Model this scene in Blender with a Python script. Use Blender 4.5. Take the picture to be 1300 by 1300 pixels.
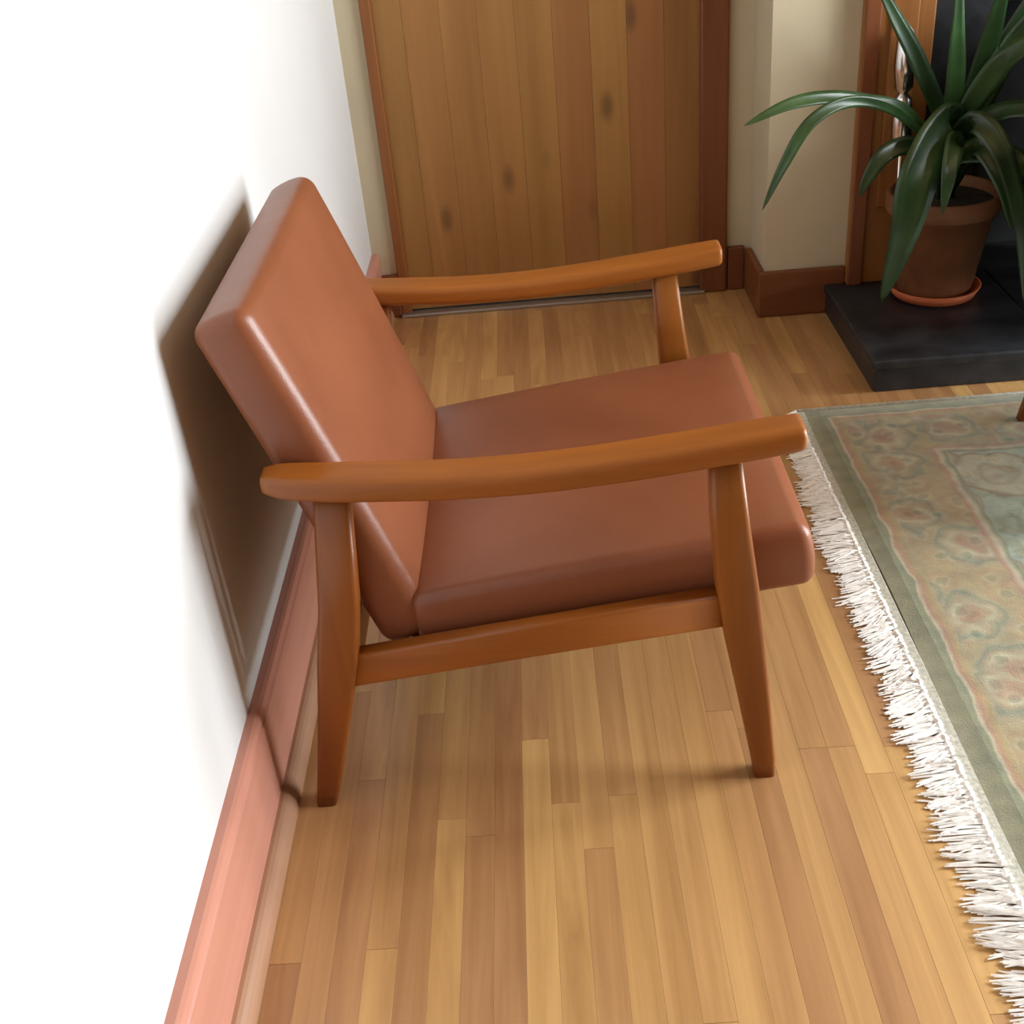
import bpy, bmesh, math, random
from mathutils import Vector, Matrix
random.seed(7)
for o in list(bpy.data.objects): bpy.data.objects.remove(o)
S = bpy.context.scene
COL = S.collection

# ------------------------------------------------------------------ camera
cd = bpy.data.cameras.new('camera'); cam = bpy.data.objects.new('camera', cd); COL.objects.link(cam)
R = ((0.9964117356645914, -0.07552709959832063, -0.038200919571937234),
     (-0.007983773908141496, -0.5332020431508784, 0.8459502589005529),
     (-0.08426097782520649, -0.842609778252065, -0.5318917645630038))
m = Matrix(((R[0][0], -R[0][1], -R[0][2]), (R[1][0], -R[1][1], -R[1][2]), (R[2][0], -R[2][1], -R[2][2]))).to_4x4()
m.translation = (0, 0, 1.28)
cam.matrix_world = m
cd.sensor_width = 36.0; cd.sensor_fit = 'HORIZONTAL'; cd.lens = 1483.42 / 1300 * 36; cd.clip_start = 0.02
S.camera = cam

# ------------------------------------------------------------------ world, window light, exposure
W = bpy.data.worlds.new('world'); S.world = W; W.use_nodes = True
bg = W.node_tree.nodes['Background']; bg.inputs[0].default_value = (0.82, 0.91, 1.0, 1); bg.inputs[1].default_value = 1.0
XR, YB, YF, ZC = 2.6, 3.14, -2.0, 2.5          # right wall, back wall, wall behind the camera, ceiling
XL = -0.46                                      # left wall
WY0, WY1, WZ0, WZ1 = 0.85, 2.5, 0.15, 2.15     # glazed garden door in the right wall
def area(name, loc, rot, sx, sy, e, col):
    ld = bpy.data.lights.new(name, 'AREA'); ld.shape = 'RECTANGLE'; ld.size = sx; ld.size_y = sy; ld.energy = e; ld.color = col
    o = bpy.data.objects.new(name, ld); COL.objects.link(o); o.location = loc; o.rotation_euler = rot
    return o
area('daylight_garden_door', (XR + 0.16, (WY0 + WY1) / 2, (WZ0 + WZ1) / 2), (0, math.radians(90), 0), WZ1 - WZ0, WY1 - WY0, 322, (0.92, 0.97, 1.0))
S.view_settings.view_transform = 'Standard'; S.view_settings.look = 'None'
S.view_settings.exposure = 0.0; S.view_settings.gamma = 1.0; S.view_settings.use_curve_mapping = False

# ------------------------------------------------------------------ mesh helpers
def mesh_obj(name, verts, faces, mat, parent=None, smooth=False, origin=None):
    me = bpy.data.meshes.new(name); me.from_pydata([tuple(v) for v in verts], [], faces); me.update()
    return link(name, me, mat, parent, smooth)
def link(name, me, mat, parent=None, smooth=False):
    bm = bmesh.new(); bm.from_mesh(me); bmesh.ops.recalc_face_normals(bm, faces=bm.faces[:]); bm.to_mesh(me); bm.free()
    if mat: me.materials.append(mat)
    if smooth:
        for p in me.polygons: p.use_smooth = True
    o = bpy.data.objects.new(name, me); COL.objects.link(o)
    if parent:
        o.parent = parent
        o.matrix_parent_inverse = Matrix.Translation(-abs_loc(parent))
    return o
def abs_loc(o):
    v = Vector(o.location)
    while o.parent:
        # children keep world coordinates (their parent inverse cancels the parent's place)
        return v
    return v
def tag(o, label=None, cat=None, group=None, kind=None):
    if label: o['label'] = label
    if cat: o['category'] = cat
    if group: o['group'] = group
    if kind: o['kind'] = kind
    return o
def empty(name, loc):
    o = bpy.data.objects.new(name, None); COL.objects.link(o); o.location = loc; o.empty_display_size = 0.05
    return o
class MB:
    def __init__(s): s.v = []; s.f = []
    def box(s, x0, x1, y0, y1, z0, z1):
        b = len(s.v)
        s.v += [(x, y, z) for z in (z0, z1) for y in (y0, y1) for x in (x0, x1)]
        s.f += [tuple(b + i for i in q) for q in ((0,2,3,1),(4,5,7,6),(0,1,5,4),(2,6,7,3),(0,4,6,2),(1,3,7,5))]
        return s
    def loft(s, rings, cap=True):
        b = len(s.v); n = len(rings[0])
        for r in rings: s.v += [tuple(p) for p in r]
        for k in range(len(rings) - 1):
            for i in range(n):
                j = (i + 1) % n
                s.f.append((b + k*n + i, b + k*n + j, b + (k+1)*n + j, b + (k+1)*n + i))
        if cap:
            s.f.append(tuple(b + i for i in range(n))[::-1]); s.f.append(tuple(b + (len(rings)-1)*n + i for i in range(n)))
        return s
    def prism_y(s, prof, y0, y1):      # outline in x,z swept along y
        return s.loft([[(x, y0, z) for x, z in prof], [(x, y1, z) for x, z in prof]])
    def prism_x(s, prof, x0, x1):
        return s.loft([[(x0, y, z) for y, z in prof], [(x1, y, z) for y, z in prof]])
    def lathe(s, prof, cx, cy, n=40, cap=True):
        rings = [[(cx + r*math.cos(2*math.pi*i/n), cy + r*math.sin(2*math.pi*i/n), z) for i in range(n)] for r, z in prof]
        return s.loft(rings, cap)
    def tube(s, pts, rad, n=8):
        pts = [Vector(p) for p in pts]; rings = []
        for i, p in enumerate(pts):
            t = (pts[min(i+1, len(pts)-1)] - pts[max(i-1, 0)]).normalized()
            a = t.cross(Vector((0.31, 0.17, 0.93))).normalized(); c = t.cross(a)
            r = rad[i] if isinstance(rad, (list, tuple)) else rad
            rings.append([p + r*(math.cos(2*math.pi*k/n)*a + math.sin(2*math.pi*k/n)*c) for k in range(n)])
        return s.loft(rings)
    def build(s, name, mat, parent=None, smooth=False, bevel=0, seg=2):
        o = mesh_obj(name, s.v, s.f, mat, parent, smooth)
        if bevel:
            me = o.data; bm = bmesh.new(); bm.from_mesh(me)
            ed = [e for e in bm.edges if len(e.link_faces) == 2 and e.calc_face_angle(0) > 0.5]
            bmesh.ops.bevel(bm, geom=ed, offset=bevel, segments=seg, affect='EDGES', profile=0.5, clamp_overlap=True)
            bm.to_mesh(me); bm.free()
            if smooth:
                for p in me.polygons: p.use_smooth = True
        return o
def rrect(n, hx, hy, r):                # rounded rectangle outline, 4*(n+1) points
    out = []
    for qx, qy, a0 in ((1,1,0), (-1,1,90), (-1,-1,180), (1,-1,270)):
        for k in range(n + 1):
            a = math.radians(a0 + 90*k/n)
            out.append((qx*(hx-r) + r*math.cos(a), qy*(hy-r) + r*math.sin(a)))
    return out
def catmull(P, n=8):
    P = [Vector(p) for p in P]; out = []
    for i in range(len(P) - 1):
        p0, p1, p2, p3 = P[max(i-1, 0)], P[i], P[i+1], P[min(i+2, len(P)-1)]
        for k in range(n):
            t = k / n
            out.append(0.5*((2*p1) + (p2-p0)*t + (2*p0-5*p1+4*p2-p3)*t*t + (3*p1-p0-3*p2+p3)*t**3))
    out.append(P[-1]); return out
def rounded_box(hx, hy, hz, r, N=14, puff=(0, 0), crown=None):
    """cushion: rounded box centred at 0; puff=(top,bottom) crowns the +z/-z faces"""
    bm = bmesh.new(); vs = {}
    def vert(p):
        key = tuple(round(c, 5) for c in p)
        if key not in vs:
            q = Vector(p)
            c = Vector((max(-hx+r, min(hx-r, q.x)), max(-hy+r, min(hy-r, q.y)), max(-hz+r, min(hz-r, q.z))))
            d = q - c
            w = c + d.normalized()*r if d.length > 1e-9 else q
            u, v = w.x/hx, w.y/hy
            k = max(0, 1-u*u)**0.6 * max(0, 1-v*v)**0.6
            w.z += (puff[0] if q.z > 0 else -puff[1]) * k * abs(w.z)/hz
            e = max(0, 1-(w.z/hz)**2)*0.006
            w.x += math.copysign(e, u)*min(1, abs(u)**4); w.y += math.copysign(e, v)*min(1, abs(v)**4)
            vs[key] = bm.verts.new(w)
        return vs[key]
    def ticks(h):
        base = [-h + r*k/4 for k in range(4)] + [-h + r + (2*h - 2*r)*k/N for k in range(N+1)] + [h - r + r*(k+1)/4 for k in range(4)]
        return base
    H = (hx, hy, hz)
    for ax in range(3):
        a, b = [i for i in range(3) if i != ax]
        ta, tb = ticks(H[a]), ticks(H[b])
        for sg in (-1, 1):
            for i in range(len(ta)-1):
                for j in range(len(tb)-1):
                    q = []
                    for (s, t) in ((ta[i], tb[j]), (ta[i+1], tb[j]), (ta[i+1], tb[j+1]), (ta[i], tb[j+1])):
                        p = [0, 0, 0]; p[ax] = sg*H[ax]; p[a] = s; p[b] = t; q.append(vert(p))
                    try: bm.faces.new(q)
                    except ValueError: pass
    bmesh.ops.recalc_face_normals(bm, faces=bm.faces[:])
    return bm

# ------------------------------------------------------------------ materials
def mat_base(name):
    m = bpy.data.materials.new(name); m.use_nodes = True
    nt = m.node_tree; return m, nt, nt.nodes['Principled BSDF']
def N(nt, typ, **kw):
    n = nt.nodes.new(typ)
    for k, v in kw.items():
        if k.startswith('i_'): n.inputs[k[2:]].default_value = v
        else: setattr(n, k, v)
    return n
def ramp(nt, stops, interp='LINEAR'):
    n = nt.nodes.new('ShaderNodeValToRGB'); cr = n.color_ramp; cr.interpolation = interp
    while len(cr.elements) < len(stops): cr.elements.new(0.5)
    for e, (p, c) in zip(cr.elements, stops): e.position = p; e.color = (*c, 1)
    return n
def mixc(nt, fac, a, b, blend='MIX'):
    n = nt.nodes.new('ShaderNodeMix'); n.data_type = 'RGBA'; n.blend_type = blend
    for sock, v in ((0, fac), (6, a), (7, b)):
        if hasattr(v, 'is_linked') or hasattr(v, 'links'): nt.links.new(v, n.inputs[sock])
        elif isinstance(v, (int, float)): n.inputs[sock].default_value = v
        else: n.inputs[sock].default_value = (*v, 1)
    return n.outputs[2]
def math_(nt, op, a, b=None, c=None):
    n = nt.nodes.new('ShaderNodeMath'); n.operation = op
    for i, v in enumerate((a, b, c)):
        if v is None: continue
        if isinstance(v, (int, float)): n.inputs[i].default_value = v
        else: nt.links.new(v, n.inputs[i])
    return n.outputs[0]
def wood(name, dark, light, axis, rough=0.4, scale=1.0, knots=0.0, vary=0.12, island=False, bump=0.04, coat=0.0, streak=0.5):
    m, nt, b = mat_base(name)
    tc = N(nt, 'ShaderNodeTexCoord'); mp = N(nt, 'ShaderNodeMapping')
    st = [38*scale]*3; st[axis] = 1.6*scale; mp.inputs['Scale'].default_value = st
    if island:
        rnd = N(nt, 'ShaderNodeNewGeometry').outputs['Random Per Island']
    else:
        rnd = N(nt, 'ShaderNodeObjectInfo').outputs['Random']
    off = N(nt, 'ShaderNodeCombineXYZ')
    for i in range(3): nt.links.new(math_(nt, 'MULTIPLY', rnd, 17.3 + 9*i), off.inputs[i])
    va = N(nt, 'ShaderNodeVectorMath', operation='ADD')
    nt.links.new(tc.outputs['Object'], va.inputs[0]); nt.links.new(off.outputs[0], va.inputs[1])
    nt.links.new(va.outputs[0], mp.inputs[0])
    n1 = N(nt, 'ShaderNodeTexNoise', i_Scale=1.0, i_Detail=6.0, i_Roughness=0.6, i_Distortion=0.6)
    nt.links.new(mp.outputs[0], n1.inputs['Vector'])
    mp2 = N(nt, 'ShaderNodeMapping'); st2 = [9*scale]*3; st2[axis] = 0.9*scale; mp2.inputs['Scale'].default_value = st2
    nt.links.new(va.outputs[0], mp2.inputs[0])
    n2 = N(nt, 'ShaderNodeTexNoise', i_Scale=1.0, i_Detail=3.0, i_Roughness=0.5, i_Distortion=1.2)
    nt.links.new(mp2.outputs[0], n2.inputs['Vector'])
    f = math_(nt, 'ADD', math_(nt, 'MULTIPLY', n1.outputs['Fac'], streak), math_(nt, 'MULTIPLY', n2.outputs['Fac'], 1-streak))
    r = ramp(nt, [(0.32, dark), (0.68, light)]); nt.links.new(f, r.inputs[0])
    hsv = N(nt, 'ShaderNodeHueSaturation'); nt.links.new(r.outputs[0], hsv.inputs['Color'])
    nt.links.new(math_(nt, 'MULTIPLY_ADD', rnd, 2*vary, 1-vary), hsv.inputs['Value'])
    nt.links.new(math_(nt, 'MULTIPLY_ADD', rnd, 0.016, 0.492), hsv.inputs['Hue'])
    out = hsv.outputs[0]
    if knots:
        mk = N(nt, 'ShaderNodeMapping'); sk = [7.5]*3; sk[axis] = 3.4; mk.inputs['Scale'].default_value = sk
        nt.links.new(va.outputs[0], mk.inputs[0])
        vo = N(nt, 'ShaderNodeTexVoronoi', i_Scale=1.0, i_Randomness=1.0); nt.links.new(mk.outputs[0], vo.inputs['Vector'])
        rk = ramp(nt, [(0.06, (1, 1, 1)), (0.17, (0, 0, 0))]); nt.links.new(vo.outputs['Distance'], rk.inputs[0])
        out = mixc(nt, math_(nt, 'MULTIPLY', rk.outputs[0], knots), out, tuple(c*0.35 for c in dark))
    nt.links.new(out, b.inputs['Base Color'])
    b.inputs['Roughness'].default_value = rough
    b.inputs['Coat Weight'].default_value = coat; b.inputs['Coat Roughness'].default_value = 0.25
    bp = N(nt, 'ShaderNodeBump', i_Strength=bump, i_Distance=0.002); nt.links.new(n1.outputs['Fac'], bp.inputs['Height'])
    nt.links.new(bp.outputs[0], b.inputs['Normal'])
    return m
def plain(name, col, rough=0.6, metal=0.0, noise=0.06, nscale=6.0, bump=0.05, bscale=60.0, dist=0.002):
    m, nt, b = mat_base(name)
    tc = N(nt, 'ShaderNodeTexCoord')
    n1 = N(nt, 'ShaderNodeTexNoise', i_Scale=nscale, i_Detail=4.0); nt.links.new(tc.outputs['Object'], n1.inputs['Vector'])
    r = ramp(nt, [(0.3, tuple(c*(1-noise) for c in col)), (0.7, tuple(min(1, c*(1+noise)) for c in col))])
    nt.links.new(n1.outputs['Fac'], r.inputs[0]); nt.links.new(r.outputs[0], b.inputs['Base Color'])
    b.inputs['Roughness'].default_value = rough; b.inputs['Metallic'].default_value = metal
    n2 = N(nt, 'ShaderNodeTexNoise', i_Scale=bscale, i_Detail=4.0); nt.links.new(tc.outputs['Object'], n2.inputs['Vector'])
    bp = N(nt, 'ShaderNodeBump', i_Strength=bump, i_Distance=dist); nt.links.new(n2.outputs['Fac'], bp.inputs['Height'])
    nt.links.new(bp.outputs[0], b.inputs['Normal'])
    return m
PAINT = plain('off_white_paint', (0.66, 0.665, 0.665), 0.7, noise=0.015, bump=0.03, bscale=90)
CREAM = plain('cream_paint', (0.56, 0.49, 0.34), 0.7, noise=0.03, bump=0.03, bscale=90)
CEIL = plain('ceiling_paint', (0.82, 0.81, 0.78), 0.8, noise=0.01)
OAK_D, OAK_L = (0.33, 0.165, 0.055), (0.56, 0.32, 0.125)
OAK = wood('oak_strip', OAK_D, OAK_L, 1, rough=0.45, coat=0.6, vary=0.16, streak=0.6)
OAK_I = wood('oak_strip_far', OAK_D, OAK_L, 1, rough=0.45, coat=0.6, vary=0.16, island=True, streak=0.6)
SUB = plain('floor_joint', (0.26, 0.13, 0.05), 0.8)
TEAK_X = wood('teak_lengthwise', (0.22, 0.064, 0.007), (0.36, 0.113, 0.013), 0, rough=0.38, vary=0.05)
TEAK_Y = wood('teak_crosswise', (0.22, 0.064, 0.007), (0.36, 0.113, 0.013), 1, rough=0.38, vary=0.05)
TEAK_Z = wood('teak_upright', (0.18, 0.050, 0.006), (0.29, 0.088, 0.011), 2, rough=0.38, vary=0.05)
PINE = wood('knotty_pine_board', (0.24, 0.105, 0.026), (0.37, 0.175, 0.050), 2, rough=0.5, scale=0.55, knots=0.6, vary=0.045)
PANEL = wood('wall_panelling_wood', (0.20, 0.105, 0.04), (0.30, 0.165, 0.07), 2, rough=0.5, scale=0.4)
DARKW = wood('dark_casing_wood', (0.13, 0.038, 0.012), (0.22, 0.070, 0.020), 2, rough=0.45, vary=0.05)
DARKW_X = wood('dark_skirting_wood', (0.13, 0.038, 0.012), (0.21, 0.068, 0.022), 0, rough=0.45, vary=0.05)
SURR = wood('surround_wood', (0.19, 0.064, 0.014), (0.30, 0.112, 0.026), 2, rough=0.45, vary=0.05)
BASEW = wood('reddish_skirting_wood', (0.47, 0.205, 0.135), (0.60, 0.30, 0.21), 1, rough=0.36, vary=0.02, scale=0.8)
SHOEW = wood('skirting_shoe_wood', (0.30, 0.15, 0.085), (0.42, 0.23, 0.14), 1, rough=0.45, vary=0.02)
SLATE = plain('black_slate', (0.018, 0.020, 0.024), 0.42, noise=0.6, nscale=14, bump=0.35, bscale=28, dist=0.004)
IRON = plain('black_cast_iron', (0.016, 0.016, 0.018), 0.5, metal=0.3, noise=0.2, bump=0.15)
SOOT = plain('sooty_firebrick', (0.014, 0.014, 0.015), 0.85, noise=0.5, nscale=9, bump=0.3)
TERRA = plain('brown_glazed_clay', (0.20, 0.085, 0.035), 0.5, noise=0.25, nscale=12)
SAUCER = plain('orange_terracotta', (0.50, 0.12, 0.04), 0.6, noise=0.12)
SOIL = plain('potting_soil', (0.03, 0.02, 0.013), 0.95, noise=0.5, nscale=60, bump=0.8, bscale=90)
STEEL = plain('polished_steel', (0.75, 0.75, 0.76), 0.18, metal=1.0, noise=0.03)
ALU = plain('brushed_aluminium', (0.45, 0.44, 0.42), 0.4, metal=0.9, noise=0.05)
WHITEP = plain('white_gloss_paint', (0.8, 0.8, 0.78), 0.35, noise=0.02)
YARN = plain('white_cotton_fringe', (0.87, 0.86, 0.83), 0.9, noise=0.08, nscale=80)
KILIM = plain('woven_rug_end', (0.46, 0.45, 0.38), 0.95, noise=0.25, nscale=140, bump=0.5, bscale=200)

def leather():
    m, nt, b = mat_base('tan_leather')
    tc = N(nt, 'ShaderNodeTexCoord')
    n1 = N(nt, 'ShaderNodeTexNoise', i_Scale=5.0, i_Detail=5.0); nt.links.new(tc.outputs['Object'], n1.inputs['Vector'])
    r = ramp(nt, [(0.3, (0.205, 0.062, 0.025)), (0.7, (0.255, 0.083, 0.036))]); nt.links.new(n1.outputs['Fac'], r.inputs[0])
    nt.links.new(r.outputs[0], b.inputs['Base Color'])
    b.inputs['Roughness'].default_value = 0.38
    vo = N(nt, 'ShaderNodeTexVoronoi', i_Scale=420.0); nt.links.new(tc.outputs['Object'], vo.inputs['Vector'])
    n2 = N(nt, 'ShaderNodeTexNoise', i_Scale=16.0, i_Detail=3.0); nt.links.new(tc.outputs['Object'], n2.inputs['Vector'])
    h = math_(nt, 'ADD', math_(nt, 'MULTIPLY', vo.outputs['Distance'], 0.12), n2.outputs['Fac'])
    bp = N(nt, 'ShaderNodeBump', i_Strength=0.16, i_Distance=0.006); nt.links.new(h, bp.inputs['Height']); nt.links.new(bp.outputs[0], b.inputs['Normal'])
    return m
LEATHER = leather()
WOOL = plain('grey_green_wool', (0.10, 0.12, 0.09), 0.95, noise=0.15, nscale=90, bump=0.4, bscale=240)
def leafmat():
    m, nt, b = mat_base('green_leaf')
    tc = N(nt, 'ShaderNodeTexCoord'); oi = N(nt, 'ShaderNodeObjectInfo')
    n1 = N(nt, 'ShaderNodeTexNoise', i_Scale=14.0, i_Detail=3.0); nt.links.new(tc.outputs['Object'], n1.inputs['Vector'])
    r = ramp(nt, [(0.3, (0.014, 0.038, 0.012)), (0.7, (0.032, 0.080, 0.022))]); nt.links.new(n1.outputs['Fac'], r.inputs[0])
    hs = N(nt, 'ShaderNodeHueSaturation'); nt.links.new(r.outputs[0], hs.inputs['Color'])
    nt.links.new(math_(nt, 'MULTIPLY_ADD', oi.outputs['Random'], 0.7, 0.65), hs.inputs['Value'])
    nt.links.new(hs.outputs[0], b.inputs['Base Color'])
    b.inputs['Roughness'].default_value = 0.34
    return m
LEAF = leafmat()
def panemat():
    m, nt, b = mat_base('window_glass')
    tr = N(nt, 'ShaderNodeBsdfTransparent'); gl = N(nt, 'ShaderNodeBsdfGlossy'); gl.inputs['Roughness'].default_value = 0.02
    mx = N(nt, 'ShaderNodeMixShader'); mx.inputs[0].default_value = 0.07
    nt.links.new(tr.outputs[0], mx.inputs[1]); nt.links.new(gl.outputs[0], mx.inputs[2])
    nt.links.new(mx.outputs[0], nt.nodes['Material Output'].inputs['Surface']); return m
GLASS = panemat()
RX0, RX1, RY0, RY1, RZ = 0.575, 2.45, 0.55, 2.36, 0.011
def rugmat():
    m, nt, b = mat_base('persian_rug_pile')
    tc = N(nt, 'ShaderNodeTexCoord')
    wob = N(nt, 'ShaderNodeTexNoise', i_Scale=11.0, i_Detail=3.0); nt.links.new(tc.outputs['Object'], wob.inputs['Vector'])
    wv = N(nt, 'ShaderNodeVectorMath', operation='SCALE'); wv.inputs['Scale'].default_value = 0.030
    sb = N(nt, 'ShaderNodeVectorMath', operation='SUBTRACT'); nt.links.new(wob.outputs['Color'], sb.inputs[0]); sb.inputs[1].default_value = (0.5, 0.5, 0.5)
    nt.links.new(sb.outputs[0], wv.inputs[0])
    ad = N(nt, 'ShaderNodeVectorMath', operation='ADD'); nt.links.new(tc.outputs['Object'], ad.inputs[0]); nt.links.new(wv.outputs[0], ad.inputs[1])
    sp = N(nt, 'ShaderNodeSeparateXYZ'); nt.links.new(ad.outputs[0], sp.inputs[0])
    hw, hl = (RY1-RY0)/2, (RX1-RX0)/2
    dx = math_(nt, 'SUBTRACT', hl, math_(nt, 'ABSOLUTE', sp.outputs['X']))
    dy = math_(nt, 'SUBTRACT', hw, math_(nt, 'ABSOLUTE', sp.outputs['Y']))
    d = math_(nt, 'MINIMUM', dx, dy)
    G, GD = (0.275, 0.275, 0.185), (0.19, 0.205, 0.13)
    SAL, KH, CR, AQ = (0.33, 0.20, 0.135), (0.315, 0.28, 0.175), (0.42, 0.385, 0.275), (0.28, 0.335, 0.265)
    GOLD, TEAL, BRN = (0.32, 0.245, 0.12), (0.11, 0.185, 0.145), (0.21, 0.105, 0.055)
    # border bands by distance from the edge (0..0.5 m)
    base = ramp(nt, [(0.0, G), (0.085, GD), (0.092, CR), (0.104, SAL), (0.125, GOLD), (0.145, KH), (0.42, KH), (0.435, SAL), (0.455, CR), (0.475, GD), (0.49, AQ)], 'LINEAR')
    nt.links.new(math_(nt, 'MULTIPLY', d, 2.0), base.inputs[0])
    def rosettes(scale, rings, off):
        mp = N(nt, 'ShaderNodeMapping'); mp.inputs['Location'].default_value = off; nt.links.new(ad.outputs[0], mp.inputs[0])
        vo = N(nt, 'ShaderNodeTexVoronoi', voronoi_dimensions='2D', i_Scale=scale, i_Randomness=0.85); nt.links.new(mp.outputs[0], vo.inputs['Vector'])
        # petals: modulate the distance by a wave of finer cells
        v2 = N(nt, 'ShaderNodeTexVoronoi', voronoi_dimensions='2D', i_Scale=scale*3.3); nt.links.new(mp.outputs[0], v2.inputs['Vector'])
        dd = math_(nt, 'ADD', vo.outputs['Distance'], math_(nt, 'MULTIPLY', math_(nt, 'SUBTRACT', v2.outputs['Distance'], 0.35), 0.16))
        r = ramp(nt, rings); nt.links.new(dd, r.inputs[0])
        return r.outputs[0], dd, vo.outputs['Color']
    # motifs in the wide border
    c1, d1, col1 = rosettes(7.0, [(0.0, BRN), (0.10, SAL), (0.17, SAL), (0.20, KH), (0.27, CR), (0.33, KH), (0.42, TEAL), (0.47, KH), (0.62, GOLD)], (0.13, 0.02, 0))
    c2, d2, col2 = rosettes(15.0, [(0.0, TEAL), (0.13, TEAL), (0.2, CR), (0.3, KH), (0.42, SAL), (0.5, KH)], (0.4, 0.2, 0))
    bm_ = mixc(nt, 0.36, c1, c2)
    inb = math_(nt, 'MULTIPLY', math_(nt, 'GREATER_THAN', d, 0.072), math_(nt, 'LESS_THAN', d, 0.212))
    cbord = mixc(nt, math_(nt, 'MULTIPLY', inb, 0.85), base.outputs[0], bm_)
    # field: pale aqua with scrolling cream and gold medallions
    c3, d3, _ = rosettes(4.6, [(0.0, SAL), (0.08, CR), (0.16, GOLD), (0.22, CR), (0.34, CR), (0.39, GOLD), (0.42, BRN), (0.45, AQ), (0.58, AQ), (0.66, GD), (0.70, AQ)], (0.02, 0.11, 0))
    c4, d4, _ = rosettes(14.0, [(0.0, SAL), (0.12, GOLD), (0.2, TEAL), (0.27, AQ), (0.5, AQ)], (0.7, 0.3, 0))
    fld = mixc(nt, 0.38, c3, c4)
    inf = math_(nt, 'GREATER_THAN', d, 0.242)
    col = mixc(nt, inf, cbord, fld)
    nz = N(nt, 'ShaderNodeTexNoise', i_Scale=30.0, i_Detail=5.0); nt.links.new(tc.outputs['Object'], nz.inputs['Vector'])
    rr = ramp(nt, [(0.3, (0.80, 0.80, 0.80)), (0.7, (1.12, 1.1, 1.06))]); nt.links.new(nz.outputs['Fac'], rr.inputs[0])
    col = mixc(nt, 1.0, col, rr.outputs[0], 'MULTIPLY')
    nt.links.new(col, b.inputs['Base Color']); b.inputs['Roughness'].default_value = 0.95
    b.inputs['Sheen Weight'].default_value = 0.25
    pn = N(nt, 'ShaderNodeTexNoise', i_Scale=320.0, i_Detail=2.0); nt.links.new(tc.outputs['Object'], pn.inputs['Vector'])
    bp = N(nt, 'ShaderNodeBump', i_Strength=0.3, i_Distance=0.003); nt.links.new(pn.outputs['Fac'], bp.inputs['Height']); nt.links.new(bp.outputs[0], b.inputs['Normal'])
    return m
RUG = rugmat()

# ------------------------------------------------------------------ the room
T = 0.12
def struct(o): o['kind'] = 'structure'; return o
floor = struct(MB().box(XL-T, XR+T, YF-T, YB+T, -0.10, -0.012).build('floor', SUB))
# oak strips running away from the camera, each one an object where the photo shows it
PW = 0.042
unit = MB().box(-PW/2+0.0001, PW/2-0.0001, -0.5, 0.5, -0.012, 0.0)
ume = unit.build('plank', OAK, floor, bevel=0.0003, seg=1)
um = ume.data; bpy.data.objects.remove(ume)
rest = MB(); cand = []
ns = int((XR-XL)/PW) + 1
for i in range(ns):
    x = XL + PW*(i+0.5)
    if x + PW/2 > XR: break
    y = YF - random.uniform(0, 0.9)
    while y < YB:
        L = random.choice((0.45, 0.6, 0.75, 0.9, 1.1, 1.4)); y1 = min(y+L, YB); y0 = max(y, YF)
        if y1 - y0 > 0.02:
            yc = (y0+y1)/2
            vis = x < 0.70 and y1 > 0.45 or (x < 1.4 and y1 > 2.3)
            cand.append((not vis, x**2 + (yc-1.0)**2, x, y0, y1))
        y = y1
cand.sort()
for k, (nv, _, x, y0, y1) in enumerate(cand):
    if k < 260 :
        o = bpy.data.objects.new('plank', um); COL.objects.link(o); o.parent = floor
        o.location = (x, (y0+y1)/2, 0); o.scale = (1, y1-y0-0.0004, 1)
    else:
        rest.box(x-PW/2+0.0003, x+PW/2-0.0003, y0+0.0004, y1-0.0004, -0.012, 0.0)
ro = rest.build('distant_planks', OAK_I, floor); ro['kind'] = 'stuff'

struct(MB().box(XL-T, XR+T, YF-T, YB+T, ZC, ZC+0.1).build('ceiling', PANEL))
struct(MB().box(XL-T, XL, YF-T, YB+T, -0.10, ZC).build('wall_left', PAINT))
# back wall with the door opening
DX0, DX1, DZ = -0.392, 0.458, 2.03
struct(MB().box(XL, DX0, YB, YB+T, -0.012, ZC).box(DX1, XR, YB, YB+T, -0.012, ZC).box(DX0, DX1, YB, YB+T, DZ, ZC).build('wall_back', CREAM))
# right wall with the garden door, front wall with a window behind the camera
struct(MB().box(XR, XR+T, YF, WY0, -0.012, ZC).box(XR, XR+T, WY1, YB, -0.012, ZC).box(XR, XR+T, WY0, WY1, WZ1, ZC).box(XR, XR+T, WY0, WY1, -0.012, WZ0).build('wall_right', PANEL))
struct(MB().box(XL, XR, YF-T, YF, -0.012, ZC).build('wall_front', PANEL))
w1 = struct(empty('window_1', (XR+0.06, (WY0+WY1)/2, WZ0)))
ym = (WY0+WY1)/2
fr = MB().box(XR+0.03, XR+0.09, WY0, WY0+0.06, WZ0, WZ1).box(XR+0.03, XR+0.09, WY1-0.06, WY1, WZ0, WZ1).box(XR+0.03, XR+0.09, ym-0.04, ym+0.04, WZ0, WZ1)
fr.box(XR+0.03, XR+0.09, WY0+0.06, ym-0.04, WZ0, WZ0+0.07).box(XR+0.03, XR+0.09, ym+0.04, WY1-0.06, WZ0, WZ0+0.07)
fr.box(XR+0.03, XR+0.09, WY0+0.06, ym-0.04, WZ1-0.06, WZ1).box(XR+0.03, XR+0.09, ym+0.04, WY1-0.06, WZ1-0.06, WZ1)
fr.build('window_frame', WHITEP, w1)
for a, b_ in ((WY0+0.06, ym-0.04), (ym+0.04, WY1-0.06)):
    MB().box(XR+0.058, XR+0.062, a, b_, WZ0+0.07, WZ1-0.06).build('pane', GLASS, w1)
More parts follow.
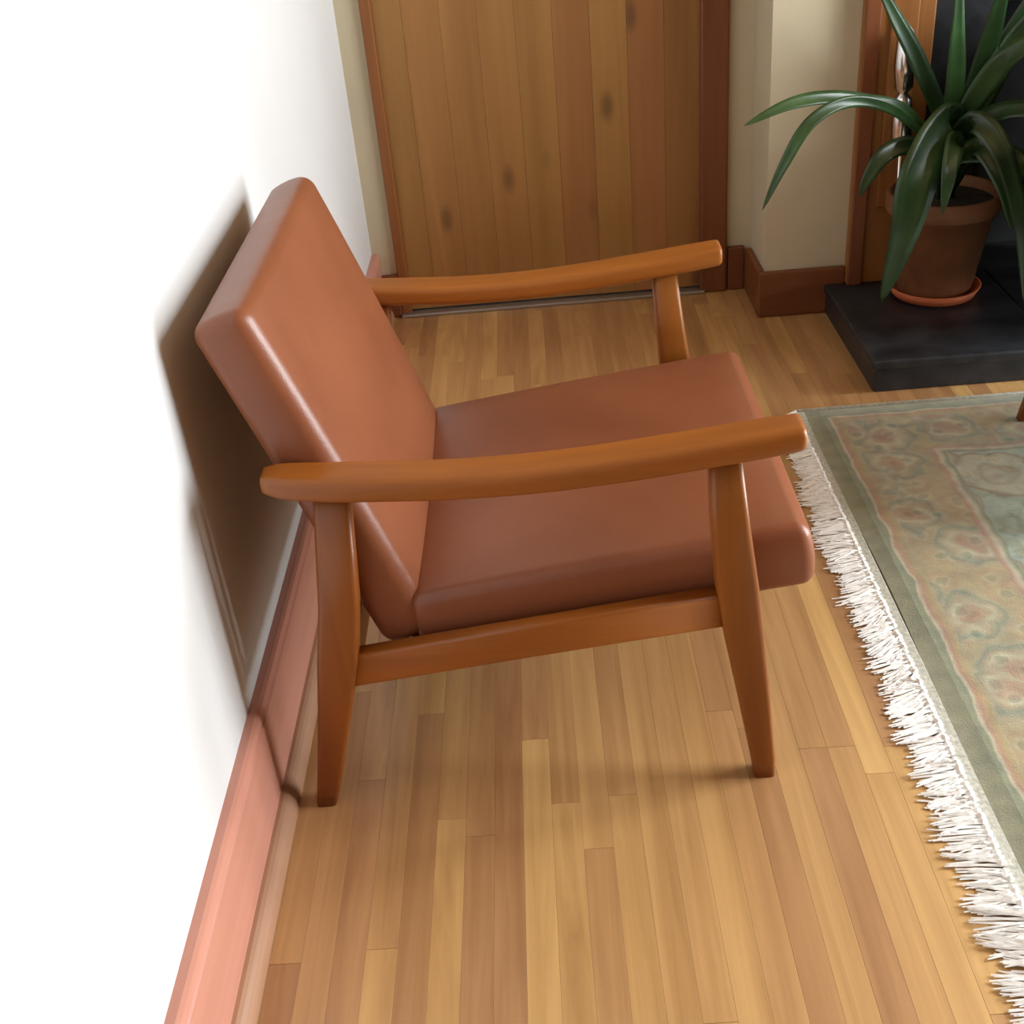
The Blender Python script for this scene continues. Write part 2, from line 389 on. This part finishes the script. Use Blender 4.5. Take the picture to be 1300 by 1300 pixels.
# left baseboard: moulded board and quarter-round shoe
BH = 0.186
bl = struct(MB().prism_y([(XL, 0), (XL+0.020, 0), (XL+0.020, BH-0.022), (XL+0.0165, BH-0.018), (XL+0.020, BH-0.013), (XL+0.017, BH-0.003), (XL+0.012, BH), (XL, BH)], YF, YB).build('baseboard_left', BASEW))
qr = [(XL+0.020, 0)] + [(XL+0.020+0.021*math.cos(math.radians(a)), 0.034*math.sin(math.radians(a))) for a in range(0, 91, 15)]
MB().prism_y(qr, YF, YB).build('shoe_moulding', SHOEW, bl, smooth=False)
# door of vertical knotty boards
d1 = struct(empty('door_1', ((DX0+DX1)/2, YB+0.02, 0)))
MB().box(DX0, DX1, YB+0.022, YB+0.045, 0.012, DZ).build('door_back', PINE, d1)
nb = 9; bw = (DX1-DX0-0.006)/nb
for i in range(nb):
    x = DX0 + 0.003 + bw*(i+0.5)
    o = MB().box(-bw/2+0.0002, bw/2-0.0002, -0.009, 0.012, 0, DZ-0.020).build('board', PINE, bevel=0.0007, seg=1)
    o.parent = d1; o.location = (x-(DX0+DX1)/2, -0.010, 0.014)
struct(MB().box(DX0-0.005, DX1+0.005, YB-0.03, YB+0.05, 0.0, 0.010).build('trim_1', ALU, bevel=0.003, seg=2))                    # threshold strip
struct(MB().prism_x([(YB, 0.0), (YB-0.024, 0.0), (YB-0.024, 2.10), (YB, 2.10)], DX1-0.008, DX1+0.066).build('trim_2', DARKW, bevel=0.006))  # door casing right
struct(MB().box(DX0-0.004, DX0+0.024, YB-0.012, YB, 0.0, DZ+0.06).build('trim_3', SURR, bevel=0.003))                              # narrow stop left
struct(MB().box(DX0+0.024, DX1-0.008, YB-0.024, YB, DZ, DZ+0.07).build('trim_4', DARKW_X, bevel=0.006))

# ------------------------------------------------------------------ chimney breast, fireplace, hearth
BX0, BX1, BY = 0.592, 2.18, 2.93
OX0, OX1, OZ = 1.10, 1.665, 0.74
struct(MB().box(BX0, OX0, BY, YB, -0.012, ZC).box(OX1, BX1, BY, YB, -0.012, ZC).box(OX0, OX1, BY, YB, OZ, ZC).build('wall_fireplace', CREAM))
bb = struct(MB().box(BX0-0.018, 0.80, BY-0.018, BY, 0, 0.125).box(BX0-0.018, BX0, BY, YB-0.024, 0, 0.125).build('baseboard_fireplace', DARKW_X, bevel=0.005))
struct(MB().box(DX1+0.070, BX0-0.018, YB-0.018, YB, 0, 0.125).build('baseboard_back', DARKW_X, bevel=0.004))
struct(MB().box(XL+0.02, DX0-0.004, YB-0.018, YB, 0, 0.125).build('baseboard_corner', DARKW_X, bevel=0.004))
HT = 0.08
fp = empty('fireplace', ((OX0+OX1)/2, BY, 0))
tag(fp, 'brown wooden fireplace surround with black slate slips behind the potted plant', 'fireplace')
for x0, x1, s in ((0.80, 0.965, 1), (1.80, 1.965, -1)):
    p = MB().box(x0, x1, BY-0.028, BY, HT, 1.12).build('pilaster', SURR, fp, bevel=0.004)
    e0 = x0 if s > 0 else x1-0.036
    MB().box(e0, e0+0.036, BY-0.040, BY-0.028, HT, 1.12).build('edge_strip', DARKW, p, bevel=0.003)
    MB().box(x0+0.06, x1-0.04 if s > 0 else x1-0.06, BY-0.036, BY-0.028, HT+0.2, 1.0).build('raised_panel', SURR, p, bevel=0.004)
    MB().box(x0-0.008, x1+0.008, BY-0.046, BY, HT, HT+0.11).build('plinth', DARKW, p, bevel=0.004) if False else None
MB().box(0.965, 1.80, BY-0.028, BY, 0.90, 1.12).build('lintel_board', SURR, fp, bevel=0.004)
MB().box(0.76, 2.005, BY-0.16, BY, 1.12, 1.165).build('mantel_shelf', SURR, fp, bevel=0.008)
MB().box(0.965, OX0, BY-0.012, BY, HT, 0.90).build('slate_slip', SLATE, fp, bevel=0.002)
MB().box(OX1, 1.80, BY-0.012, BY, HT, 0.90).build('slate_slip', SLATE, fp, bevel=0.002)
MB().box(OX0, OX1, BY-0.012, BY, OZ, 0.90).build('slate_slip', SLATE, fp, bevel=0.002)
MB().box(OX0+0.001, OX0+0.02, BY, YB-0.001, HT, OZ-0.001).box(OX1-0.02, OX1-0.001, BY, YB-0.001, HT, OZ-0.001).box(OX0+0.02, OX1-0.02, YB-0.025, YB-0.001, HT, OZ-0.001).build('firebox', SOOT, fp)
he = empty('hearth', (1.38, 2.6, 0)); tag(he, 'low black slate hearth on the floor in front of the fireplace', 'hearth')
MB().box(0.752, 2.013, 2.437, BY, 0, HT-0.022).build('base_slab', SLATE, he, bevel=0.004)
for x0, x1 in ((0.745, 1.165), (1.167, 1.59), (1.592, 2.02)):
    MB().box(x0, x1, 2.43, BY, HT-0.022, HT).build('slate_tile', SLATE, he, bevel=0.005)
MB().box(OX0+0.001, OX1-0.001, BY, YB-0.001, 0, HT-0.001).build('firebox_floor', SOOT, fp)

# ------------------------------------------------------------------ rug with fringe
RC = Vector(((RX0+RX1)/2, (RY0+RY1)/2, 0))
rug = empty('persian_rug', RC); tag(rug, 'faded green and beige patterned rug with white fringed end', 'rug')
def local(o, par, at=None):
    o.parent = par; o.matrix_parent_inverse = Matrix.Identity(4)
    if at is not None: o.location = at
    return o
hx, hy = (RX1-RX0)/2, (RY1-RY0)/2
bm = bmesh.new(); nx, ny = 60, 46; g = []
for j in range(ny+1):
    row = []
    for i in range(nx+1):
        x = -hx + 2*hx*i/nx; y = -hy + 2*hy*j/ny
        e = min(hx-abs(x), hy-abs(y))
        z = RZ*min(1, 0.55 + e/0.02) + 0.0012*math.sin(x*9+y*5)*min(1, e/0.05)
        xx = x + (0.004*math.sin(y*7) if i == 0 else 0)
        row.append(bm.verts.new((xx, y, z)))
    g.append(row)
for j in range(ny):
    for i in range(nx): bm.faces.new((g[j][i], g[j][i+1], g[j+1][i+1], g[j+1][i]))
ret = bmesh.ops.extrude_face_region(bm, geom=bm.faces[:])
for v in [e for e in ret['geom'] if isinstance(e, bmesh.types.BMVert)]: v.co.z = 0.0005
me = bpy.data.meshes.new('pile'); bm.to_mesh(me); bm.free()
local(link('pile', me, RUG, None, False), rug)
# woven end strip and a pale selvedge along the far side
local(MB().box(-hx-0.020, -hx+0.001, -hy, hy, 0.0006, 0.0065).build('woven_end', KILIM, bevel=0.002), rug)
local(MB().tube([(-hx-0.012, hy+0.002, 0.006), (-0.4, hy+0.004, 0.006), (0.2, hy+0.002, 0.006), (hx, hy+0.003, 0.006)], 0.0055, 8).build('selvedge_cord', KILIM, smooth=True), rug)
tass = []
for k in range(9):
    t = MB(); ln = random.uniform(0.056, 0.074)
    for q in range(7):
        o0 = (q-3)*0.0013; fan = (q-3)*random.uniform(0.0004, 0.0016) + random.uniform(-0.002, 0.002); l = ln*random.uniform(0.85, 1.08)
        z1 = random.uniform(0.003, 0.008); z2 = random.uniform(0.0018, 0.005); cv = random.uniform(-0.004, 0.004)
        P = [(0, o0*0.7, 0.005), (-0.25*l, o0+fan*0.3+cv*0.4, z1), (-0.6*l, o0+fan*1.6+cv, z2+0.001), (-l, o0+fan*3+cv*0.5, z2*0.6+0.001)]
        t.tube(P, [0.0016, 0.0017, 0.0017, 0.0011], 4)
    t.tube([(0.002, 0, 0.005), (-0.004, 0, 0.0062), (-0.009, 0, 0.005)], [0.0035, 0.0048, 0.0030], 6)
    o = t.build('tassel', YARN); tass.append(o.data); bpy.data.objects.remove(o)
y = -hy + 0.004
while y < hy:
    o = bpy.data.objects.new('tassel', random.choice(tass)); COL.objects.link(o)
    wy = y + RC.y
    local(o, rug, (-hx-0.018, y, 0))
    far = max(0, (wy-1.85)/0.5)
    o.rotation_euler.z = random.gauss(0.10, 0.13) + 0.25*math.sin(wy*5.2) + (0.55*far if far else 0)
    s = random.uniform(0.85, 1.15) * (1 - 0.30*min(1, far)); o.scale = (s, random.uniform(0.9, 1.25), random.uniform(0.8, 1.4))
    y += random.uniform(0.0085, 0.0115)

# ------------------------------------------------------------------ armchair
CX, CY = -0.03, 1.576
chair = empty('armchair', (CX, CY, 0))
tag(chair, 'teak framed armchair with tan leather seat and back cushions against the white wall', 'armchair')
YN, YFR = 1.262, 1.890
def leg(rows, yc, hy_):
    rings = []
    for x0, x1, z, k in rows:
        hw = (x1-x0)/2
        rings.append([((x0+x1)/2 + a, yc + b_, z) for a, b_ in rrect(3, hw, hy_*k, min(hw, hy_*k)*0.45)])
    return MB().loft(rings)
front_rows = [(0.262, 0.292, 0.000, 0.80), (0.2575, 0.2925, 0.03, 0.82), (0.236, 0.281, 0.15, 0.93), (0.213, 0.2675, 0.275, 1.0), (0.203, 0.2595, 0.345, 1.0), (0.196, 0.246, 0.44, 0.98), (0.191, 0.233, 0.545, 0.95)]
rear_rows = [(-0.392, -0.362, 0.000, 0.80), (-0.386, -0.350, 0.035, 0.85), (-0.358, -0.308, 0.19, 1.0), (-0.345, -0.287, 0.27, 1.0), (-0.327, -0.272, 0.365, 1.0), (-0.304, -0.258, 0.535, 0.95)]
for yc in (YN, YFR):
    leg(front_rows, yc, 0.018).build('leg', TEAK_Z, chair, smooth=True)
    leg(rear_rows, yc, 0.018).build('leg', TEAK_Z, chair, smooth=True)
    # side rail, rising towards the front
    sr = MB()
    def rail_ring(x, zc, hh):
        return [(x, yc + a, zc + b_) for a, b_ in rrect(3, 0.0125, hh, 0.005)]
    sr.loft([rail_ring(-0.312, 0.2510, 0.0275), (rail_ring(-0.06, 0.2810, 0.0275)), rail_ring(0.232, 0.3145, 0.0285)])
    sr.build('side_rail', TEAK_X, chair, smooth=True)
    # armrest: sculpted, dipping in the middle and rising to the front
    A = [(-0.362, 0.5635, 0.011, 0.019), (-0.340, 0.5600, 0.0155, 0.026), (-0.28, 0.5535, 0.0165, 0.030), (-0.20, 0.5480, 0.0165, 0.031), (-0.125, 0.5440, 0.0165, 0.031), (-0.02, 0.5440, 0.0165, 0.031),
         (0.08, 0.5500, 0.0165, 0.031), (0.16, 0.5575, 0.0165, 0.031), (0.24, 0.5660, 0.0165, 0.030), (0.290, 0.5715, 0.0162, 0.0285), (0.303, 0.5730, 0.0155, 0.0275), (0.307, 0.5735, 0.0125, 0.0245)]
    P = catmull([(x, z, 0) for x, z, h, w in A], 4); Q = catmull([(h, w, 0) for x, z, h, w in A], 4)
    sg = -1 if yc == YN else 1
    rings = [[(p.x, yc + sg*0.004 + a, p.y + b_) for a, b_ in rrect(4, q.y, q.x, min(q.x*0.75, 0.011))] for p, q in zip(P, Q)]
    MB().loft(rings).build('armrest', TEAK_X, chair, smooth=True)
# cross rails and seat slats
MB().box(0.215, 0.24, YN+0.0125, YFR-0.0125, 0.282, 0.322).build('front_rail', TEAK_Y, chair, bevel=0.004)
MB().box(-0.318, -0.293, YN+0.0125, YFR-0.0125, 0.224, 0.284).build('rear_rail', TEAK_Y, chair, bevel=0.004)
for x in (-0.20, -0.10, 0.0, 0.10):
    zc = 0.283 + (x+0.06)*0.118
    MB().box(x-0.022, x+0.022, YN+0.012, YFR-0.012, zc-0.034, zc-0.022).build('seat_slat', TEAK_Y, chair, bevel=0.003)
# back frame: two posts and three slats behind the cushion, following its rake
rake = Vector((0.326, 0, -0.945)); nrm = Vector((0.945, 0, 0.326))
top = Vector((-0.386, 0, 0.762))          # mid-thickness point of the cushion's top
def backp(s, t, y): p = top + rake*s + nrm*t; return (p.x, y, p.z)
HTK = 0.040
bf = None
for yc in (1.40, 1.75):
    ring = lambda s: [backp(s, -HTK-0.010 + b_, yc + a) for a, b_ in rrect(2, 0.016, 0.009, 0.003)]
    o = MB().loft([ring(0.06), ring(0.30), ring(0.535)]).build('back_post', TEAK_Z, chair, smooth=True)
for s in (0.09, 0.22, 0.35, 0.48):
    ring = lambda y: [backp(s + a, -HTK-0.006 + b_, y) for a, b_ in rrect(2, 0.022, 0.005, 0.003)]
    MB().loft([ring(1.36), ring(1.79)]).build('back_slat', TEAK_Y, chair, smooth=True)
# cushions
def cushion(name, bm, M4):
    me = bpy.data.meshes.new(name); bmesh.ops.transform(bm, matrix=M4, verts=bm.verts[:]); bm.to_mesh(me); bm.free()
    return link(name, me, LEATHER, chair, True)
YC = 1.574
# back cushion: local x = down the rake, local y = across, local z = forward
Lb = 0.515
cen = top + rake*(Lb/2)
M4 = Matrix(((rake.x, 0, nrm.x, cen.x), (0, 1, 0, YC), (rake.z, 0, nrm.z, cen.z), (0, 0, 0, 1)))
back = cushion('back_cushion', rounded_box(Lb/2, 0.282, HTK, 0.018, puff=(0.012, 0.0)), M4)
st = math.atan2(0.060, 0.49)
sd = Vector((math.cos(st), 0, math.sin(st))); su = Vector((-math.sin(st), 0, math.cos(st)))
sc = Vector((0.066, 0, 0.3300))
M5 = Matrix(((sd.x, 0, su.x, sc.x), (0, 1, 0, YC), (sd.z, 0, su.z, sc.z), (0, 0, 0, 1)))
cushion('seat_cushion', rounded_box(0.272, 0.285, 0.050, 0.017, puff=(0.012, 0.0)), M5)

# ------------------------------------------------------------------ potted plant on the hearth
PX, PY = 0.992, 2.795
plant = empty('potted_plant', (PX, PY, HT)); tag(plant, 'strap-leaved green houseplant in a brown clay pot on the black hearth', 'plant')
z0 = HT
MB().lathe([(0.0, z0), (0.075, z0), (0.100, z0+0.006), (0.112, z0+0.030), (0.107, z0+0.031), (0.096, z0+0.012), (0.0, z0+0.010)], PX, PY, 44, cap=False).build('saucer', SAUCER, plant, smooth=True)
pz = z0+0.0105
MB().lathe([(0.0, pz), (0.084, pz), (0.088, pz+0.006), (0.121, pz+0.205), (0.130, pz+0.208), (0.134, pz+0.215), (0.134, pz+0.252), (0.130, pz+0.257), (0.124, pz+0.255), (0.120, pz+0.225), (0.0, pz+0.222)], PX, PY, 48, cap=False).build('pot', TERRA, plant, smooth=True)
MB().lathe([(0.118, pz+0.232), (0.06, pz+0.238), (0.0, pz+0.240)], PX, PY, 32, cap=False).build('soil', SOIL, plant, smooth=True)
def leaf(pts, wmax, side=None, taper=0.45, base=0.35):
    pts = [(PX + random.uniform(-0.02, 0.02), PY + random.uniform(-0.02, 0.02), pz+0.235)] + list(pts)
    P = catmull(pts, 7); n = len(P); v = []; f = []
    for i, p in enumerate(P):
        t = i/(n-1)
        tg = (P[min(i+1, n-1)] - P[max(i-1, 0)]).normalized()
        sd_ = tg.cross(Vector(side) if side else Vector((0.1, -0.75, 0.65))).normalized()
        up = sd_.cross(tg).normalized()
        w = wmax*(base + (1-base)*math.sin(min(1, t/taper)*math.pi/2)) if t < taper else wmax*max(0.03, math.cos((t-taper)/(1-taper)*math.pi/2)**0.8)
        for a, h in ((-1, 0.22), (-0.5, 0.07), (0, 0.0), (0.5, 0.07), (1, 0.22)):
            v.append(p + sd_*a*w + up*h*w)
        for a, h in ((1, 0.20), (0, -0.0012/max(w, 1e-4)), (-1, 0.20)):
            v.append(p + sd_*a*w*0.98 + up*(h*w - 0.0014))
    for i in range(n-1):
        for k in range(8):
            j = (k+1) % 8
            f.append((i*8+k, i*8+j, (i+1)*8+j, (i+1)*8+k))
    f.append(tuple(range(8))); f.append(tuple((n-1)*8+k for k in range(8)))
    return mesh_obj('leaf', v, f, LEAF, plant, True)
leaf([(0.95, 2.78, 0.45), (0.864, 2.74, 0.558), (0.761, 2.70, 0.598), (0.663, 2.66, 0.621), (0.57, 2.63, 0.620), (0.471, 2.60, 0.592)], 0.016, taper=0.72, base=0.4)
leaf([(0.953, 2.76, 0.446), (0.833, 2.70, 0.565), (0.715, 2.66, 0.608), (0.621, 2.62, 0.582), (0.558, 2.59, 0.501), (0.512, 2.58, 0.407)], 0.014, taper=0.7, base=0.4, side=(-0.3, -0.9, 0.3))
leaf([(0.975, 2.74, 0.52), (0.921, 2.68, 0.515), (0.861, 2.61, 0.436), (0.833, 2.58, 0.322), (0.794, 2.57, 0.165)], 0.048, taper=0.55, base=0.3, side=(0, -1, 0.1))
leaf([(0.965, 2.76, 0.427), (0.877, 2.70, 0.487), (0.803, 2.66, 0.486), (0.761, 2.64, 0.442), (0.743, 2.63, 0.402)], 0.022)
leaf([(0.985, 2.78, 0.466), (0.981, 2.78, 0.608), (0.971, 2.77, 0.713), (0.954, 2.75, 0.877)], 0.024, side=(0.2, -1, 0))
leaf([(1.011, 2.80, 0.458), (1.046, 2.80, 0.616), (1.058, 2.78, 0.737), (1.06, 2.74, 0.869)], 0.026, side=(-0.1, -1, 0))
leaf([(1.001, 2.76, 0.506), (1.043, 2.72, 0.624), (1.081, 2.66, 0.691), (1.125, 2.6, 0.721), (1.155, 2.55, 0.70)], 0.028)
leaf([(1.005, 2.76, 0.469), (1.048, 2.70, 0.534), (1.092, 2.64, 0.562), (1.167, 2.60, 0.531)], 0.030)
leaf([(0.981, 2.80, 0.479), (0.900, 2.80, 0.646), (0.831, 2.78, 0.756), (0.769, 2.74, 0.847)], 0.022, side=(0.4, -1, 0))
leaf([(0.993, 2.74, 0.439), (1.051, 2.68, 0.459), (1.102, 2.62, 0.445), (1.16, 2.60, 0.356)], 0.032)
leaf([(0.98, 2.76, 0.453), (0.99, 2.66, 0.54), (1.03, 2.58, 0.495), (1.085, 2.56, 0.34), (1.12, 2.55, 0.14)], 0.026, side=(0, -1, 0.2))
leaf([(1.03, 2.80, 0.47), (1.08, 2.79, 0.62), (1.13, 2.77, 0.72), (1.17, 2.72, 0.78)], 0.028)
leaf([(1.02, 2.82, 0.47), (1.10, 2.83, 0.64), (1.17, 2.82, 0.78), (1.25, 2.80, 0.86)], 0.026, side=(-0.2, -1, 0.2))
leaf([(0.97, 2.73, 0.44), (0.955, 2.66, 0.50), (0.925, 2.59, 0.46), (0.91, 2.56, 0.37)], 0.026, side=(0, -1, 0.3))
leaf([(1.01, 2.73, 0.44), (1.02, 2.65, 0.48), (1.05, 2.58, 0.41), (1.07, 2.56, 0.32)], 0.028, side=(0, -1, 0.3))

# polished poker leaning against the surround behind the leaves
pk = empty('fireplace_poker', (0.93, 2.84, HT)); tag(pk, 'polished steel fire poker leaning on the fireplace behind the plant', 'poker')
q0, q1 = Vector((0.908, 2.850, HT+0.004)), Vector((0.886, 2.862, 0.72))
MB().tube([q0, q0.lerp(q1, 0.55)], 0.005, 10).build('rod', STEEL, pk, smooth=True)
MB().tube([q0.lerp(q1, a) for a in (0.55, 0.57, 0.60, 0.66, 0.74, 0.76, 0.78, 0.86, 0.97, 1.0)], [0.006, 0.020, 0.024, 0.024, 0.021, 0.009, 0.022, 0.025, 0.020, 0.006], 16).build('handle', STEEL, pk, smooth=True)

# ------------------------------------------------------------------ stove added on the hearth to keep window light off the far floor
SX0, SX1, SY0, SY1 = 1.21, 1.68, 2.47, 2.885
sv = empty('light_blocking_stove', ((SX0+SX1)/2, (SY0+SY1)/2, HT)); tag(sv, 'black cast-iron stove added on the slate hearth right of the plant to block window light', 'stove')
for x in (SX0+0.05, SX1-0.05):
    for y in (SY0+0.05, SY1-0.05):
        MB().lathe([(0.020, HT+0.0005), (0.024, HT+0.01), (0.016, HT+0.05), (0.026, HT+0.101)], x, y, 14).build('leg', IRON, sv, smooth=True)
MB().box(SX0, SX1, SY0, SY1, HT+0.10, HT+0.62).build('body', IRON, sv, bevel=0.014, seg=3)
MB().box(SX0-0.02, SX1+0.02, SY0-0.02, SY1+0.01, HT+0.62, HT+0.648).build('top_plate', IRON, sv, bevel=0.008)
dr = MB().box(SX0+0.09, SX1-0.09, SY0-0.022, SY0, HT+0.18, HT+0.55).build('stove_door', IRON, sv, bevel=0.006)
MB().box(SX0+0.15, SX1-0.15, SY0-0.026, SY0-0.020, HT+0.25, HT+0.49).build('door_glass', SOOT, dr, bevel=0.002)
MB().tube([(SX0+0.115, SY0-0.022, HT+0.40), (SX0+0.115, SY0-0.05, HT+0.39), (SX0+0.115, SY0-0.05, HT+0.31)], 0.008, 10).build('handle', STEEL, dr, smooth=True)
fx, fy = (SX0+SX1)/2, (SY0+SY1)/2+0.05
MB().tube(catmull([(fx, fy, HT+0.6485), (fx, fy, HT+0.70), (fx, fy+0.025, HT+0.738), (fx, BY-0.07, HT+0.745), (fx, BY-0.0125, HT+0.745)], 5), 0.055, 24).build('flue_pipe', IRON, sv, smooth=True)

# ------------------------------------------------------------------ chair at right edge: one splayed leg shows, high back added to block light
TX, TY = 1.37, 2.00
tb = empty('light_blocking_chair', (TX, TY, RZ)); tag(tb, 'chair on the rug, one slim wooden leg showing at the right edge, high-backed body added to block light', 'armchair')
for sx, f0, f1 in ((-1, 0.352, 0.300), (1, 0.345, 0.290)):
    for sy in (-1, 1):
        rings = []
        for t, h, z in ((0.0, 0.012, RZ+0.0015), (0.55, 0.017, 0.13), (1.0, 0.022, 0.235)):
            rings.append([(TX + sx*(f0 + (f1-f0)*t) + a, TY + sy*0.235 + b_, z) for a, b_ in rrect(3, h, h*0.8, h*0.35)])
        MB().loft(rings).build('leg', TEAK_Z, tb, smooth=True)
def soft(name, x0, x1, y0, y1, z0, z1, r=0.025, lean=0.0, puff=0.0):
    bm = rounded_box((x1-x0)/2, (y1-y0)/2, (z1-z0)/2, r, N=8, puff=(puff, 0))
    bmesh.ops.translate(bm, vec=((x0+x1)/2, (y0+y1)/2, (z0+z1)/2), verts=bm.verts[:])
    for v in bm.verts: v.co.x += lean*(v.co.z - z0)
    me = bpy.data.meshes.new(name); bm.to_mesh(me); bm.free(); return link(name, me, WOOL, tb, True)
soft('seat_base', TX-0.325, TX+0.31, TY-0.28, TY+0.28, 0.225, 0.335)
soft('seat_cushion', TX-0.335, TX+0.19, TY-0.215, TY+0.215, 0.336, 0.455, 0.03, puff=0.012)
soft('backrest', TX+0.20, TX+0.32, TY-0.28, TY+0.28, 0.336, 1.10, 0.045, lean=0.12)
for sy in (-1, 1):
    a, b_ = sorted((TY+sy*0.222, TY+sy*0.300))
    soft('arm', TX-0.285, TX+0.20, a, b_, 0.336, 0.60, 0.03)
    soft('wing', TX+0.06, TX+0.215, a, b_, 0.605, 1.04, 0.03, lean=0.12)
bpy.context.view_layer.update()
